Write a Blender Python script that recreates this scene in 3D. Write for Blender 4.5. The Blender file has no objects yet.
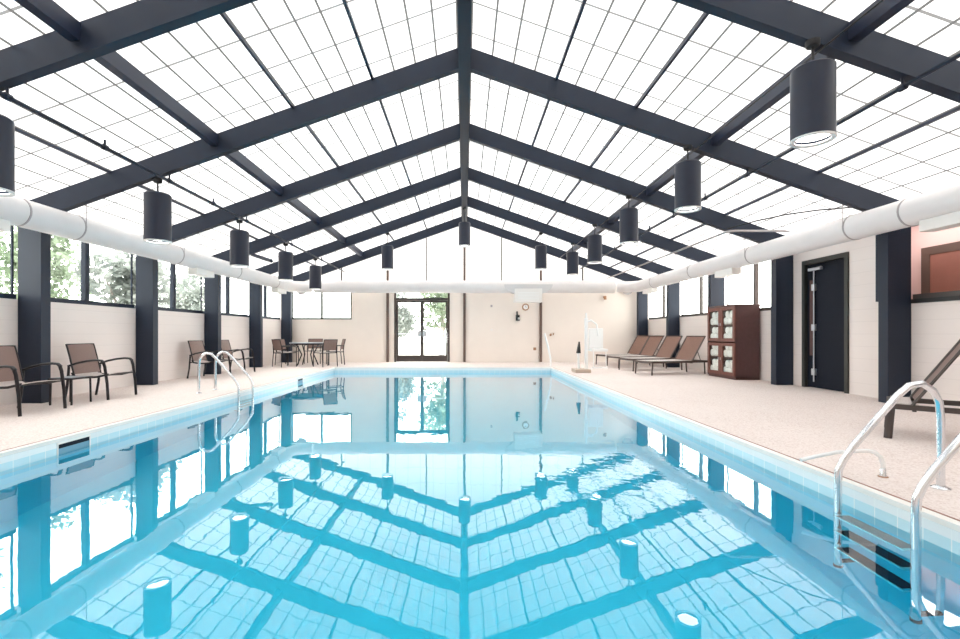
import bpy, bmesh, math, random
from mathutils import Vector, Matrix, Euler
random.seed(7)
PI = math.pi
sc = bpy.context.scene
C = sc.collection

# ------------------------------------------------------------------ camera
FPX = 470.0
cam_d = bpy.data.cameras.new('camera')
cam_d.sensor_width = 36.0
cam_d.lens = FPX / 960.0 * 36.0
cam_d.shift_x = (480 - 464.5) / 960.0
cam_d.shift_y = (334 - 319.5) / 960.0
cam_d.clip_start = 0.05
cam_d.clip_end = 300
cam = bpy.data.objects.new('camera', cam_d)
C.objects.link(cam)
cam.location = (0, 0, 1.0)
cam.rotation_euler = (PI / 2, 0, 0)
sc.camera = cam

# ------------------------------------------------------------------ world and exposure
world = bpy.data.worlds.new('overcast_sky')
sc.world = world
world.use_nodes = True
wn = world.node_tree.nodes
bg = wn['Background']
bg.inputs[0].default_value = (1.0, 0.985, 0.96, 1)
bg.inputs[1].default_value = 6.5
sc.view_settings.view_transform = 'Standard'
sc.view_settings.look = 'None'
sc.view_settings.gamma = 1.0
sc.view_settings.exposure = 0.35
sc.view_settings.use_curve_mapping = False
try:
    sc.cycles.use_denoising = True
    sc.cycles.max_bounces = 14
    sc.cycles.diffuse_bounces = 7
    sc.cycles.glossy_bounces = 6
    sc.cycles.transmission_bounces = 10
    sc.cycles.transparent_max_bounces = 16
    sc.cycles.sample_clamp_indirect = 12
except Exception:
    pass
# daylight from an overcast sky with a weak sun through it
sun_d = bpy.data.lights.new('sun', 'SUN')
sun_d.energy = 0.8
sun_d.angle = math.radians(30)
sun_d.color = (1, 0.97, 0.92)
sun = bpy.data.objects.new('sun', sun_d)
C.objects.link(sun)
sun.rotation_euler = (math.radians(20), math.radians(-15), 0)
sun['label'] = 'soft sun behind thin cloud'

# ------------------------------------------------------------------ materials
def nodemat(name):
    m = bpy.data.materials.new(name)
    m.use_nodes = True
    nt = m.node_tree
    nt.nodes.clear()
    out = nt.nodes.new('ShaderNodeOutputMaterial')
    return m, nt, out

def mat(name, col, rough=0.6, metal=0.0, spec=0.5, noise=0.0, nscale=8.0, bump=0.0, bscale=60.0, emis=None, estr=0.0, coat=0.0):
    m, nt, out = nodemat(name)
    p = nt.nodes.new('ShaderNodeBsdfPrincipled')
    p.inputs['Base Color'].default_value = (*col, 1)
    p.inputs['Roughness'].default_value = rough
    p.inputs['Metallic'].default_value = metal
    p.inputs['Specular IOR Level'].default_value = spec
    p.inputs['Coat Weight'].default_value = coat
    tc = nt.nodes.new('ShaderNodeTexCoord')
    if noise > 0:
        n = nt.nodes.new('ShaderNodeTexNoise')
        n.inputs['Scale'].default_value = nscale
        n.inputs['Detail'].default_value = 5
        nt.links.new(tc.outputs['Object'], n.inputs['Vector'])
        mx = nt.nodes.new('ShaderNodeMix')
        mx.data_type = 'RGBA'
        mx.inputs['A'].default_value = (*[c * (1 - noise) for c in col], 1)
        mx.inputs['B'].default_value = (*[min(1, c * (1 + noise)) for c in col], 1)
        nt.links.new(n.outputs['Fac'], mx.inputs['Factor'])
        nt.links.new(mx.outputs['Result'], p.inputs['Base Color'])
    if bump > 0:
        n2 = nt.nodes.new('ShaderNodeTexNoise')
        n2.inputs['Scale'].default_value = bscale
        nt.links.new(tc.outputs['Object'], n2.inputs['Vector'])
        b = nt.nodes.new('ShaderNodeBump')
        b.inputs['Strength'].default_value = bump
        b.inputs['Distance'].default_value = 0.01
        nt.links.new(n2.outputs['Fac'], b.inputs['Height'])
        nt.links.new(b.outputs['Normal'], p.inputs['Normal'])
    if emis:
        p.inputs['Emission Color'].default_value = (*emis, 1)
        p.inputs['Emission Strength'].default_value = estr
    nt.links.new(p.outputs[0], out.inputs[0])
    return m

def M_math(nt, op, a, b=None, c=None):
    n = nt.nodes.new('ShaderNodeMath')
    n.operation = op
    for i, v in enumerate((a, b, c)):
        if v is None:
            continue
        if isinstance(v, (int, float)):
            n.inputs[i].default_value = v
        else:
            nt.links.new(v, n.inputs[i])
    return n.outputs[0]

def line_mask(nt, coord, period, width, phase=0.0):
    # 1 on thin lines that repeat every `period`
    a = M_math(nt, 'ADD', coord, phase + 1000 * period)
    f = M_math(nt, 'MODULO', a, period)
    d = M_math(nt, 'ABSOLUTE', M_math(nt, 'SUBTRACT', f, period / 2))
    return M_math(nt, 'GREATER_THAN', d, period / 2 - width / 2)

def skylight_mat(name, trans, refl, mixf, px, py, phx, phy, dark=0.14, faint=0.24):
    m, nt, out = nodemat(name)
    tc = nt.nodes.new('ShaderNodeTexCoord')
    sp = nt.nodes.new('ShaderNodeSeparateXYZ')
    nt.links.new(tc.outputs['Object'], sp.inputs[0])
    ax = M_math(nt, 'ABSOLUTE', sp.outputs[0])
    if name == 'gable_sheet':
        l1 = line_mask(nt, ax, px, 0.026, phx)
    else:
        # joints follow the purlins: three zones with slightly different spacing
        u1 = M_math(nt, 'DIVIDE', M_math(nt, 'SUBTRACT', ax, 0.10), 0.3075)
        u2 = M_math(nt, 'DIVIDE', M_math(nt, 'SUBTRACT', ax, 1.33), 0.2865)
        u3 = M_math(nt, 'DIVIDE', M_math(nt, 'SUBTRACT', ax, 3.62), 0.302)
        g1 = M_math(nt, 'GREATER_THAN', ax, 1.33)
        g2 = M_math(nt, 'GREATER_THAN', ax, 3.62)
        ua = M_math(nt, 'ADD', M_math(nt, 'MULTIPLY', u1, M_math(nt, 'SUBTRACT', 1.0, g1)), M_math(nt, 'MULTIPLY', u2, M_math(nt, 'MULTIPLY', g1, M_math(nt, 'SUBTRACT', 1.0, g2))))
        ub = M_math(nt, 'ADD', ua, M_math(nt, 'MULTIPLY', u3, g2))
        l1 = line_mask(nt, ub, 1.0, 0.085, 0.0)
    l2 = line_mask(nt, sp.outputs[1] if name != 'gable_sheet' else sp.outputs[2], py, 0.031, phy)
    v = M_math(nt, 'MULTIPLY', l1, 1 - dark)
    w = M_math(nt, 'MULTIPLY', l2, 1 - faint)
    k = M_math(nt, 'SUBTRACT', 1.0, M_math(nt, 'MAXIMUM', v, w))
    nz = nt.nodes.new('ShaderNodeTexNoise')
    nz.inputs['Scale'].default_value = 0.35
    nt.links.new(tc.outputs['Object'], nz.inputs['Vector'])
    k2 = M_math(nt, 'MULTIPLY', k, M_math(nt, 'ADD', M_math(nt, 'MULTIPLY', nz.outputs['Fac'], 0.2), 0.88))
    def tint(c):
        cb = nt.nodes.new('ShaderNodeVectorMath')
        cb.operation = 'SCALE'
        cb.inputs[0].default_value = c
        nt.links.new(k2, cb.inputs['Scale'])
        return cb.outputs[0]
    t = nt.nodes.new('ShaderNodeBsdfTranslucent')
    d = nt.nodes.new('ShaderNodeBsdfDiffuse')
    nt.links.new(tint(trans), t.inputs[0])
    nt.links.new(tint(refl), d.inputs[0])
    mx = nt.nodes.new('ShaderNodeMixShader')
    mx.inputs[0].default_value = mixf
    nt.links.new(t.outputs[0], mx.inputs[1])
    nt.links.new(d.outputs[0], mx.inputs[2])
    nt.links.new(mx.outputs[0], out.inputs[0])
    return m

def glass_mat(name, tint=(0.96, 0.98, 0.97), gloss=0.08):
    m, nt, out = nodemat(name)
    t = nt.nodes.new('ShaderNodeBsdfTransparent')
    t.inputs[0].default_value = (*tint, 1)
    g = nt.nodes.new('ShaderNodeBsdfGlossy')
    g.inputs['Roughness'].default_value = 0.02
    fr = nt.nodes.new('ShaderNodeLayerWeight')
    fr.inputs[0].default_value = 0.5
    f = M_math(nt, 'ADD', M_math(nt, 'MULTIPLY', M_math(nt, 'POWER', fr.outputs['Facing'], 5.0), 0.7), 0.035)
    mx = nt.nodes.new('ShaderNodeMixShader')
    nt.links.new(f, mx.inputs[0])
    nt.links.new(t.outputs[0], mx.inputs[1])
    nt.links.new(g.outputs[0], mx.inputs[2])
    nt.links.new(mx.outputs[0], out.inputs[0])
    return m

def water_mat():
    m, nt, out = nodemat('pool_water')
    tc = nt.nodes.new('ShaderNodeTexCoord')
    n1 = nt.nodes.new('ShaderNodeTexNoise')
    n1.inputs['Scale'].default_value = 2.2
    n1.inputs['Detail'].default_value = 2
    n2 = nt.nodes.new('ShaderNodeTexNoise')
    n2.inputs['Scale'].default_value = 9.0
    n2.inputs['Detail'].default_value = 2
    n3 = nt.nodes.new('ShaderNodeTexNoise')
    n3.inputs['Scale'].default_value = 0.45
    mp = nt.nodes.new('ShaderNodeMapping')
    mp.inputs['Location'].default_value = (3.1, 1.7, 0)
    nt.links.new(tc.outputs['Object'], mp.inputs[0])
    for n in (n1, n2, n3):
        nt.links.new(mp.outputs[0], n.inputs['Vector'])
    # stirred patch of small ripples right of the middle
    sp = nt.nodes.new('ShaderNodeSeparateXYZ')
    nt.links.new(tc.outputs['Object'], sp.inputs[0])
    dx = M_math(nt, 'DIVIDE', M_math(nt, 'SUBTRACT', sp.outputs[0], 1.1), 1.0)
    dy = M_math(nt, 'DIVIDE', M_math(nt, 'SUBTRACT', sp.outputs[1], 3.9), 1.2)
    r2 = M_math(nt, 'ADD', M_math(nt, 'MULTIPLY', dx, dx), M_math(nt, 'MULTIPLY', dy, dy))
    patch = M_math(nt, 'MAXIMUM', M_math(nt, 'SUBTRACT', 1.0, r2), 0.0)
    base = M_math(nt, 'MULTIPLY', n1.outputs['Fac'], 0.0011)
    fine = M_math(nt, 'MULTIPLY', n2.outputs['Fac'], M_math(nt, 'ADD', M_math(nt, 'MULTIPLY', patch, 0.0010), 0.00012))
    hgt = M_math(nt, 'ADD', base, fine)
    b = nt.nodes.new('ShaderNodeBump')
    b.inputs['Strength'].default_value = 1.0
    b.inputs['Distance'].default_value = 1.0
    nt.links.new(hgt, b.inputs['Height'])
    rf = nt.nodes.new('ShaderNodeBsdfRefraction')
    rf.inputs['Color'].default_value = (0.43, 0.915, 1.0, 1)
    rf.inputs['IOR'].default_value = 1.33
    rf.inputs['Roughness'].default_value = 0.0
    gl = nt.nodes.new('ShaderNodeBsdfGlossy')
    gl.inputs['Color'].default_value = (1, 1, 1, 1)
    gl.inputs['Roughness'].default_value = 0.0
    fr = nt.nodes.new('ShaderNodeLayerWeight')
    fr.inputs[0].default_value = 0.5
    for n in (rf, gl, fr):
        nt.links.new(b.outputs['Normal'], n.inputs['Normal'])
    mx = nt.nodes.new('ShaderNodeMixShader')
    nt.links.new(M_math(nt, 'ADD', M_math(nt, 'POWER', fr.outputs['Facing'], 3.3), 0.005), mx.inputs[0])
    nt.links.new(rf.outputs[0], mx.inputs[1])
    nt.links.new(gl.outputs[0], mx.inputs[2])
    nt.links.new(mx.outputs[0], out.inputs[0])
    return m

def deck_mat():
    m, nt, out = nodemat('deck_aggregate')
    p = nt.nodes.new('ShaderNodeBsdfPrincipled')
    p.inputs['Roughness'].default_value = 0.75
    p.inputs['Specular IOR Level'].default_value = 0.3
    tc = nt.nodes.new('ShaderNodeTexCoord')
    v = nt.nodes.new('ShaderNodeTexVoronoi')
    v.inputs['Scale'].default_value = 85
    nt.links.new(tc.outputs['Object'], v.inputs['Vector'])
    n = nt.nodes.new('ShaderNodeTexNoise')
    n.inputs['Scale'].default_value = 1.2
    nt.links.new(tc.outputs['Object'], n.inputs['Vector'])
    cr = nt.nodes.new('ShaderNodeValToRGB')
    e = cr.color_ramp.elements
    e[0].color = (0.36, 0.265, 0.235, 1)
    e[1].color = (0.75, 0.67, 0.635, 1)
    e[0].position = 0.0
    e[1].position = 0.55
    mid = e.new(0.2)
    mid.color = (0.60, 0.50, 0.46, 1)
    s = M_math(nt, 'FRACT', M_math(nt, 'MULTIPLY', v.outputs['Color'], 1.0))
    s2 = M_math(nt, 'ADD', M_math(nt, 'MULTIPLY', s, 0.75), M_math(nt, 'MULTIPLY', n.outputs['Fac'], 0.25))
    nt.links.new(s2, cr.inputs[0])
    nt.links.new(cr.outputs[0], p.inputs['Base Color'])
    nt.links.new(p.outputs[0], out.inputs[0])
    return m

def tile_mat():
    # pale glazed waterline tiles with fine joints, bluer at the lower course
    m, nt, out = nodemat('waterline_tile')
    p = nt.nodes.new('ShaderNodeBsdfPrincipled')
    p.inputs['Roughness'].default_value = 0.25
    tc = nt.nodes.new('ShaderNodeTexCoord')
    sp = nt.nodes.new('ShaderNodeSeparateXYZ')
    nt.links.new(tc.outputs['Object'], sp.inputs[0])
    ly = line_mask(nt, sp.outputs[1], 0.155, 0.007)
    lx = line_mask(nt, sp.outputs[0], 0.155, 0.007, 0.03)
    geo = nt.nodes.new('ShaderNodeNewGeometry')
    sn = nt.nodes.new('ShaderNodeSeparateXYZ')
    nt.links.new(geo.outputs['Normal'], sn.inputs[0])
    side = M_math(nt, 'GREATER_THAN', M_math(nt, 'ABSOLUTE', sn.outputs[0]), 0.5)
    l = M_math(nt, 'ADD', M_math(nt, 'MULTIPLY', ly, side), M_math(nt, 'MULTIPLY', lx, M_math(nt, 'SUBTRACT', 1.0, side)))
    low = M_math(nt, 'LESS_THAN', sp.outputs[2], -0.085)
    m1 = nt.nodes.new('ShaderNodeMix'); m1.data_type = 'RGBA'
    m1.inputs['A'].default_value = (0.82, 0.87, 0.88, 1)
    m1.inputs['B'].default_value = (0.56, 0.78, 0.85, 1)
    nt.links.new(low, m1.inputs['Factor'])
    m2 = nt.nodes.new('ShaderNodeMix'); m2.data_type = 'RGBA'
    m2.inputs['B'].default_value = (0.85, 0.9, 0.9, 1)
    nt.links.new(m1.outputs['Result'], m2.inputs['A'])
    nt.links.new(l, m2.inputs['Factor'])
    nt.links.new(m2.outputs['Result'], p.inputs['Base Color'])
    nt.links.new(p.outputs[0], out.inputs[0])
    return m

def block_wall_mat(name, col):
    # painted block wall: barely visible courses
    m, nt, out = nodemat(name)
    p = nt.nodes.new('ShaderNodeBsdfPrincipled')
    p.inputs['Roughness'].default_value = 0.7
    p.inputs['Specular IOR Level'].default_value = 0.3
    tc = nt.nodes.new('ShaderNodeTexCoord')
    sp = nt.nodes.new('ShaderNodeSeparateXYZ')
    nt.links.new(tc.outputs['Object'], sp.inputs[0])
    l = line_mask(nt, sp.outputs[2], 0.2, 0.012)
    n = nt.nodes.new('ShaderNodeTexNoise')
    n.inputs['Scale'].default_value = 1.5
    nt.links.new(tc.outputs['Object'], n.inputs['Vector'])
    f = M_math(nt, 'ADD', M_math(nt, 'MULTIPLY', l, 0.35), M_math(nt, 'MULTIPLY', n.outputs['Fac'], 0.3))
    mx = nt.nodes.new('ShaderNodeMix'); mx.data_type = 'RGBA'
    mx.inputs['A'].default_value = (*col, 1)
    mx.inputs['B'].default_value = (*[c * 0.85 for c in col], 1)
    nt.links.new(f, mx.inputs['Factor'])
    nt.links.new(mx.outputs['Result'], p.inputs['Base Color'])
    nt.links.new(p.outputs[0], out.inputs[0])
    return m

def sling_mat(name, col):
    m, nt, out = nodemat(name)
    p = nt.nodes.new('ShaderNodeBsdfPrincipled')
    p.inputs['Roughness'].default_value = 0.5
    tc = nt.nodes.new('ShaderNodeTexCoord')
    w = nt.nodes.new('ShaderNodeTexChecker')
    w.inputs['Scale'].default_value = 160
    w.inputs[1].default_value = (*[c * 1.15 for c in col], 1)
    w.inputs[2].default_value = (*[c * 0.8 for c in col], 1)
    nt.links.new(tc.outputs['Object'], w.inputs[0])
    nt.links.new(w.outputs[0], p.inputs['Base Color'])
    nt.links.new(p.outputs[0], out.inputs[0])
    return m

def leaf_mat(name, c1, c2):
    m, nt, out = nodemat(name)
    tc = nt.nodes.new('ShaderNodeTexCoord')
    n = nt.nodes.new('ShaderNodeTexNoise')
    n.inputs['Scale'].default_value = 1.6
    n.inputs['Detail'].default_value = 6
    nt.links.new(tc.outputs['Object'], n.inputs['Vector'])
    cr = nt.nodes.new('ShaderNodeValToRGB')
    cr.color_ramp.elements[0].position = 0.35
    cr.color_ramp.elements[1].position = 0.65
    cr.color_ramp.elements[0].color = (*c1, 1)
    cr.color_ramp.elements[1].color = (*c2, 1)
    nt.links.new(n.outputs['Fac'], cr.inputs[0])
    d = nt.nodes.new('ShaderNodeBsdfDiffuse')
    t = nt.nodes.new('ShaderNodeBsdfTranslucent')
    nt.links.new(cr.outputs[0], d.inputs[0])
    nt.links.new(cr.outputs[0], t.inputs[0])
    mx = nt.nodes.new('ShaderNodeMixShader')
    mx.inputs[0].default_value = 0.4
    nt.links.new(d.outputs[0], mx.inputs[1])
    nt.links.new(t.outputs[0], mx.inputs[2])
    nt.links.new(mx.outputs[0], out.inputs[0])
    return m

MT = dict(
    steel=mat('navy_painted_steel', (0.012, 0.019, 0.037), 0.5, spec=0.35, noise=0.15, nscale=3),
    steel2=mat('navy_purlin_paint', (0.02, 0.026, 0.050), 0.45, spec=0.4, noise=0.1, nscale=3),
    bronze=mat('bronze_anodised_frame', (0.055, 0.042, 0.038), 0.4),
    post=mat('brown_post_paint', (0.13, 0.085, 0.07), 0.5),
    black=mat('black_rubber', (0.01, 0.01, 0.012), 0.5),
    wall=block_wall_mat('cream_block_wall', (0.83, 0.76, 0.725)),
    wall2=mat('cream_smooth_wall', (0.85, 0.775, 0.71), 0.7, noise=0.04, nscale=2),
    pink=mat('pink_corridor_paint', (0.88, 0.66, 0.64), 0.7),
    brownwood=mat('red_brown_door', (0.36, 0.16, 0.125), 0.5, noise=0.2, nscale=4),
    deck=deck_mat(),
    caulk=mat('red_brown_caulk', (0.33, 0.17, 0.14), 0.8),
    coping=mat('white_coping', (0.84, 0.82, 0.78), 0.4, noise=0.05, nscale=10),
    tile=tile_mat(),
    shell=mat('pale_blue_pool_plaster', (0.20, 0.80, 0.98), 0.6, noise=0.06, nscale=1.5),
    water=water_mat(),
    sky1=skylight_mat('skylight_sheet', (0.41, 0.404, 0.40), (0.85, 0.85, 0.85), 0.45, 0.3, 0.6075, 0.15, 0.19),
    gable=skylight_mat('gable_sheet', (0.75, 0.74, 0.73), (0.85, 0.85, 0.85), 0.3, 0.45, 0.6, 0.22, 0.1, 0.8, 0.85),
    glass=glass_mat('window_glass'),
    duct=mat('white_painted_duct', (0.80, 0.765, 0.76), 0.5, noise=0.05, nscale=4),
    seam=mat('grey_duct_seam', (0.42, 0.38, 0.38), 0.5),
    regist=mat('cream_register', (0.83, 0.80, 0.77), 0.5),
    chrome=mat('polished_stainless', (0.78, 0.80, 0.83), 0.16, metal=1.0),
    spout=mat('white_spout', (0.85, 0.85, 0.84), 0.25),
    frame=mat('dark_brown_aluminium', (0.014, 0.012, 0.015), 0.45, spec=0.35),
    lframe=mat('brown_lounger_frame', (0.085, 0.058, 0.050), 0.45),
    sling=sling_mat('brown_sling', (0.20, 0.125, 0.105)),
    slingseat=sling_mat('brown_sling_painted_sheen', (0.55, 0.49, 0.46)),  # brown sling lightened in colour to imitate the pale highlight on the seats
    slingl=sling_mat('rust_brown_sling', (0.235, 0.125, 0.09)),
    tabletop=mat('grey_table_top', (0.20, 0.22, 0.25), 0.3),
    wicker=mat('dark_reddish_wood', (0.085, 0.038, 0.036), 0.45, noise=0.3, nscale=14),
    wicker2=mat('reddish_cabinet_frame', (0.17, 0.060, 0.045), 0.45, noise=0.2, nscale=14),
    towel=mat('white_towel', (0.97, 0.96, 0.95), 0.9, bump=0.5, bscale=90),
    lamp=mat('navy_lamp_housing', (0.017, 0.021, 0.038), 0.4, spec=0.4, noise=0.1, nscale=8),
    rim=mat('pale_lamp_rim', (0.72, 0.70, 0.68), 0.4),
    glow=mat('lit_lamp_lens', (1, 1, 1), 0.5, emis=(1.0, 0.97, 0.92), estr=5.0),
    tube=mat('lit_ceiling_panel', (1, 1, 1), 0.5, emis=(1.0, 0.90, 0.84), estr=5.0),
    beige=mat('tan_plastic', (0.52, 0.42, 0.34), 0.6),
    weir=mat('blue_grey_weir', (0.16, 0.34, 0.45), 0.5),
    bootgrey=mat('light_grey_boot', (0.66, 0.64, 0.64), 0.55),
    white=mat('white_plastic', (0.88, 0.88, 0.87), 0.35),
    doorblk=mat('navy_black_door', (0.006, 0.009, 0.018), 0.5, spec=0.15),
    doorframe=mat('dark_green_grey_frame', (0.03, 0.032, 0.028), 0.45),
    silver=mat('brushed_silver', (0.6, 0.62, 0.66), 0.35, metal=0.8),
    gold=mat('brass_fitting', (0.40, 0.22, 0.12), 0.4),
    ground=mat('pale_paving', (0.62, 0.62, 0.58), 0.9, noise=0.1, nscale=1),
    leafa=leaf_mat('leaf_green', (0.10, 0.135, 0.085), (0.34, 0.41, 0.30)),
    leafb=leaf_mat('leaf_grey', (0.14, 0.16, 0.15), (0.42, 0.45, 0.42)),
    bark=mat('bark', (0.30, 0.27, 0.25), 0.9),
)

# ------------------------------------------------------------------ mesh helpers
class MB:
    def __init__(s):
        s.bm = bmesh.new()
    def box(s, c, d, rot=None, bev=0.0):
        r = bmesh.ops.create_cube(s.bm, size=1.0)
        vs = r['verts']
        mt = Matrix.Diagonal((*d, 1))
        if rot is not None:
            mt = Euler(rot).to_matrix().to_4x4() @ mt
        mt = Matrix.Translation(c) @ mt
        bmesh.ops.transform(s.bm, matrix=mt, verts=vs)
        if bev > 0:
            es = list({e for v in vs for e in v.link_edges})
            bmesh.ops.bevel(s.bm, geom=es, offset=bev, segments=2, affect='EDGES', profile=0.6)
        return s
    def b2(s, x0, x1, y0, y1, z0, z1, bev=0.0):
        return s.box(((x0 + x1) / 2, (y0 + y1) / 2, (z0 + z1) / 2), (x1 - x0, y1 - y0, z1 - z0), bev=bev)
    def prism(s, pts, a, b):
        # pts: list of (x,z) outline, extruded along y from a to b
        f = [s.bm.verts.new((x, a, z)) for x, z in pts]
        g = [s.bm.verts.new((x, b, z)) for x, z in pts]
        s.bm.faces.new(f)
        s.bm.faces.new(g[::-1])
        n = len(pts)
        for i in range(n):
            j = (i + 1) % n
            s.bm.faces.new((f[j], f[i], g[i], g[j]))
        return s
    def tube(s, pts, r, seg=12, ry=None, caps=True):
        pts = [Vector(p) for p in pts]
        rs = r if isinstance(r, (list, tuple)) else [r] * len(pts)
        rings = []
        up = None
        for i, p in enumerate(pts):
            if i == 0: t = pts[1] - pts[0]
            elif i == len(pts) - 1: t = pts[-1] - pts[-2]
            else: t = (pts[i + 1] - p).normalized() + (p - pts[i - 1]).normalized()
            t.normalize()
            if up is None:
                up = Vector((0, 0, 1)) if abs(t.z) < 0.9 else Vector((0, 1, 0))
            a = t.cross(up)
            if a.length < 1e-5: a = t.cross(Vector((1, 0, 0)))
            a.normalize()
            up = a.cross(t).normalized()
            k = 1.0
            if 0 < i < len(pts) - 1:
                c = (pts[i + 1] - p).normalized().dot((p - pts[i - 1]).normalized())
                k = 1 / max(0.5, math.sqrt((1 + c) / 2))
            ring = []
            for q in range(seg):
                th = 2 * PI * q / seg
                ra = rs[i]
                rb = ry if ry else rs[i]
                ring.append(s.bm.verts.new(p + a * math.cos(th) * ra + up * math.sin(th) * rb))
            rings.append(ring)
        for i in range(len(rings) - 1):
            for q in range(seg):
                s.bm.faces.new((rings[i][q], rings[i][(q + 1) % seg], rings[i + 1][(q + 1) % seg], rings[i + 1][q]))
        if caps:
            s.bm.faces.new(rings[0][::-1])
            s.bm.faces.new(rings[-1])
        return s
    def lathe(s, prof, seg=32, c=(0, 0, 0), cap=True, sx=1, sy=1):
        rings = []
        for r, z in prof:
            rings.append([s.bm.verts.new((c[0] + sx * r * math.cos(2 * PI * q / seg), c[1] + sy * r * math.sin(2 * PI * q / seg), c[2] + z)) for q in range(seg)])
        for i in range(len(rings) - 1):
            for q in range(seg):
                s.bm.faces.new((rings[i][q], rings[i][(q + 1) % seg], rings[i + 1][(q + 1) % seg], rings[i + 1][q]))
        if cap:
            s.bm.faces.new(rings[0][::-1])
            s.bm.faces.new(rings[-1])
        return s
    def sheet(s, path, w, th=0.006, bow=0.0, nu=6):
        # sling: path of (x,z), width w along y, thickness th
        n = len(path)
        top, bot = [], []
        for i, (x, z) in enumerate(path):
            if i == 0: t = Vector((path[1][0] - x, 0, path[1][1] - z))
            elif i == n - 1: t = Vector((x - path[i - 1][0], 0, z - path[i - 1][1]))
            else: t = Vector((path[i + 1][0] - path[i - 1][0], 0, path[i + 1][1] - path[i - 1][1]))
            t.normalize()
            nn = Vector((-t.z, 0, t.x))
            r1, r2 = [], []
            for j in range(nu + 1):
                v = j / nu * 2 - 1
                sag = -bow * (1 - v * v)
                p = Vector((x, v * w / 2, z)) + nn * sag
                r1.append(s.bm.verts.new(p + nn * th / 2))
                r2.append(s.bm.verts.new(p - nn * th / 2))
            top.append(r1); bot.append(r2)
        for i in range(n - 1):
            for j in range(nu):
                s.bm.faces.new((top[i][j], top[i][j + 1], top[i + 1][j + 1], top[i + 1][j]))
                s.bm.faces.new((bot[i][j + 1], bot[i][j], bot[i + 1][j], bot[i + 1][j + 1]))
            s.bm.faces.new((top[i][0], top[i + 1][0], bot[i + 1][0], bot[i][0]))
            s.bm.faces.new((top[i + 1][nu], top[i][nu], bot[i][nu], bot[i + 1][nu]))
        for i in (0, n - 1):
            for j in range(nu):
                q = (top[i][j], bot[i][j], bot[i][j + 1], top[i][j + 1])
                s.bm.faces.new(q if i == 0 else q[::-1])
        return s
    def build(s, name, m, parent=None, smooth=False, label=None):
        bmesh.ops.recalc_face_normals(s.bm, faces=s.bm.faces[:])
        me = bpy.data.meshes.new(name)
        s.bm.to_mesh(me)
        s.bm.free()
        me.materials.append(m)
        if smooth:
            for p in me.polygons: p.use_smooth = True
            me.set_sharp_from_angle(angle=math.radians(40))
        o = bpy.data.objects.new(name, me)
        C.objects.link(o)
        if parent is not None: o.parent = parent
        if label: o['label'] = label
        return o

def tag(o, label=None, cat=None, group=None, kind=None):
    if label: o['label'] = label
    if cat: o['category'] = cat
    if group: o['group'] = group
    if kind: o['kind'] = kind
    return o

def empty(name, loc=(0, 0, 0), rz=0, label=None, cat=None, group=None, kind=None):
    o = bpy.data.objects.new(name, None)
    o.empty_display_size = 0.1
    C.objects.link(o)
    o.location = loc
    o.rotation_euler = (0, 0, rz)
    return tag(o, label, cat, group, kind)

KIDS = {}
def kids(o):
    return [c for c in C.objects if c.parent is o]
def copy_tree(o, parent=None):
    c = o.copy()
    C.objects.link(c)
    if parent is not None: c.parent = parent
    for ch in kids(o):
        copy_tree(ch, c)
    return c

def arc(cx, cz, r, a0, a1, n, y=0):
    return [(cx + r * math.cos(math.radians(a0 + (a1 - a0) * i / n)), y, cz + r * math.sin(math.radians(a0 + (a1 - a0) * i / n))) for i in range(n + 1)]

# ------------------------------------------------------------------ dimensions (metres, deck at z = 0)
XW = 6.45              # side walls
XC = 6.10              # inner face of the columns
YB = 16.8              # back wall
YF = -2.6              # wall behind the camera
FR = [6.85 + 2.43 * k for k in range(-3, 5)]     # structural frames
SL = 0.356
def rb(x): return 4.875 - SL * abs(x)             # underside of rafters
def rt(x): return 5.185 - SL * abs(x)             # top of rafters
PXL, PXR, PY0, PY1 = -3.87, 2.57, 0.35, 14.0     # pool
WZ = -0.15
SILL = 1.50
HEAD = 2.72

# ------------------------------------------------------------------ structure: floor, pool, walls
ox = 0.08
m = MB()
m.b2(-XW - .1, PXL - ox, YF, YB + .1, -0.12, 0)
m.b2(PXR + ox, XW + .1, YF, YB + .1, -0.12, 0)
m.b2(PXL - ox, PXR + ox, YF, PY0 - ox, -0.12, 0)
m.b2(PXL - ox, PXR + ox, PY1 + ox, YB + .1, -0.12, 0)
tag(m.build('floor', MT['deck']), 'pinkish cream pebbled pool deck', kind='structure')

def ring(m, x0, x1, y0, y1, w, z0, z1, bev=0):
    m.b2(x0 - w, x0, y0 - w, y1 + w, z0, z1, bev)
    m.b2(x1, x1 + w, y0 - w, y1 + w, z0, z1, bev)
    m.b2(x0, x1, y0 - w, y0, z0, z1, bev)
    m.b2(x0, x1, y1, y1 + w, z0, z1, bev)
    return m
tag(ring(MB(), PXL - .002, PXR + .002, PY0 - .002, PY1 + .002, 0.062, -0.03, 0.004, 0.003).build('trim_1', MT['coping']), 'white coping strip around the pool edge', kind='structure')
tag(ring(MB(), PXL - .068, PXR + .068, PY0 - .068, PY1 + .068, 0.012, -0.03, 0.005).build('trim_2', MT['caulk']), 'red brown joint line between coping and deck', kind='structure')
tag(ring(MB(), PXL, PXR, PY0, PY1, 0.02, -0.30, -0.03).build('trim_3', MT['tile']), 'pale waterline tile band', kind='structure')
m = MB()
ring(m, PXL, PXR, PY0, PY1, 0.06, -1.6, -0.30)
m.b2(PXL - .06, PXR + .06, PY0 - .06, PY1 + .06, -1.7, -1.6)
tag(m.build('floor_pool_basin', MT['shell']), 'pale blue plastered pool basin', kind='structure')
bm = bmesh.new()
vs = [bm.verts.new(p) for p in ((PXL, PY0, WZ), (PXR, PY0, WZ), (PXR, PY1, WZ), (PXL, PY1, WZ))]
bm.faces.new(vs)
me = bpy.data.meshes.new('water'); bm.to_mesh(me); bm.free()
me.materials.append(MT['water'])
wo = bpy.data.objects.new('water', me); C.objects.link(wo)
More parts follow.
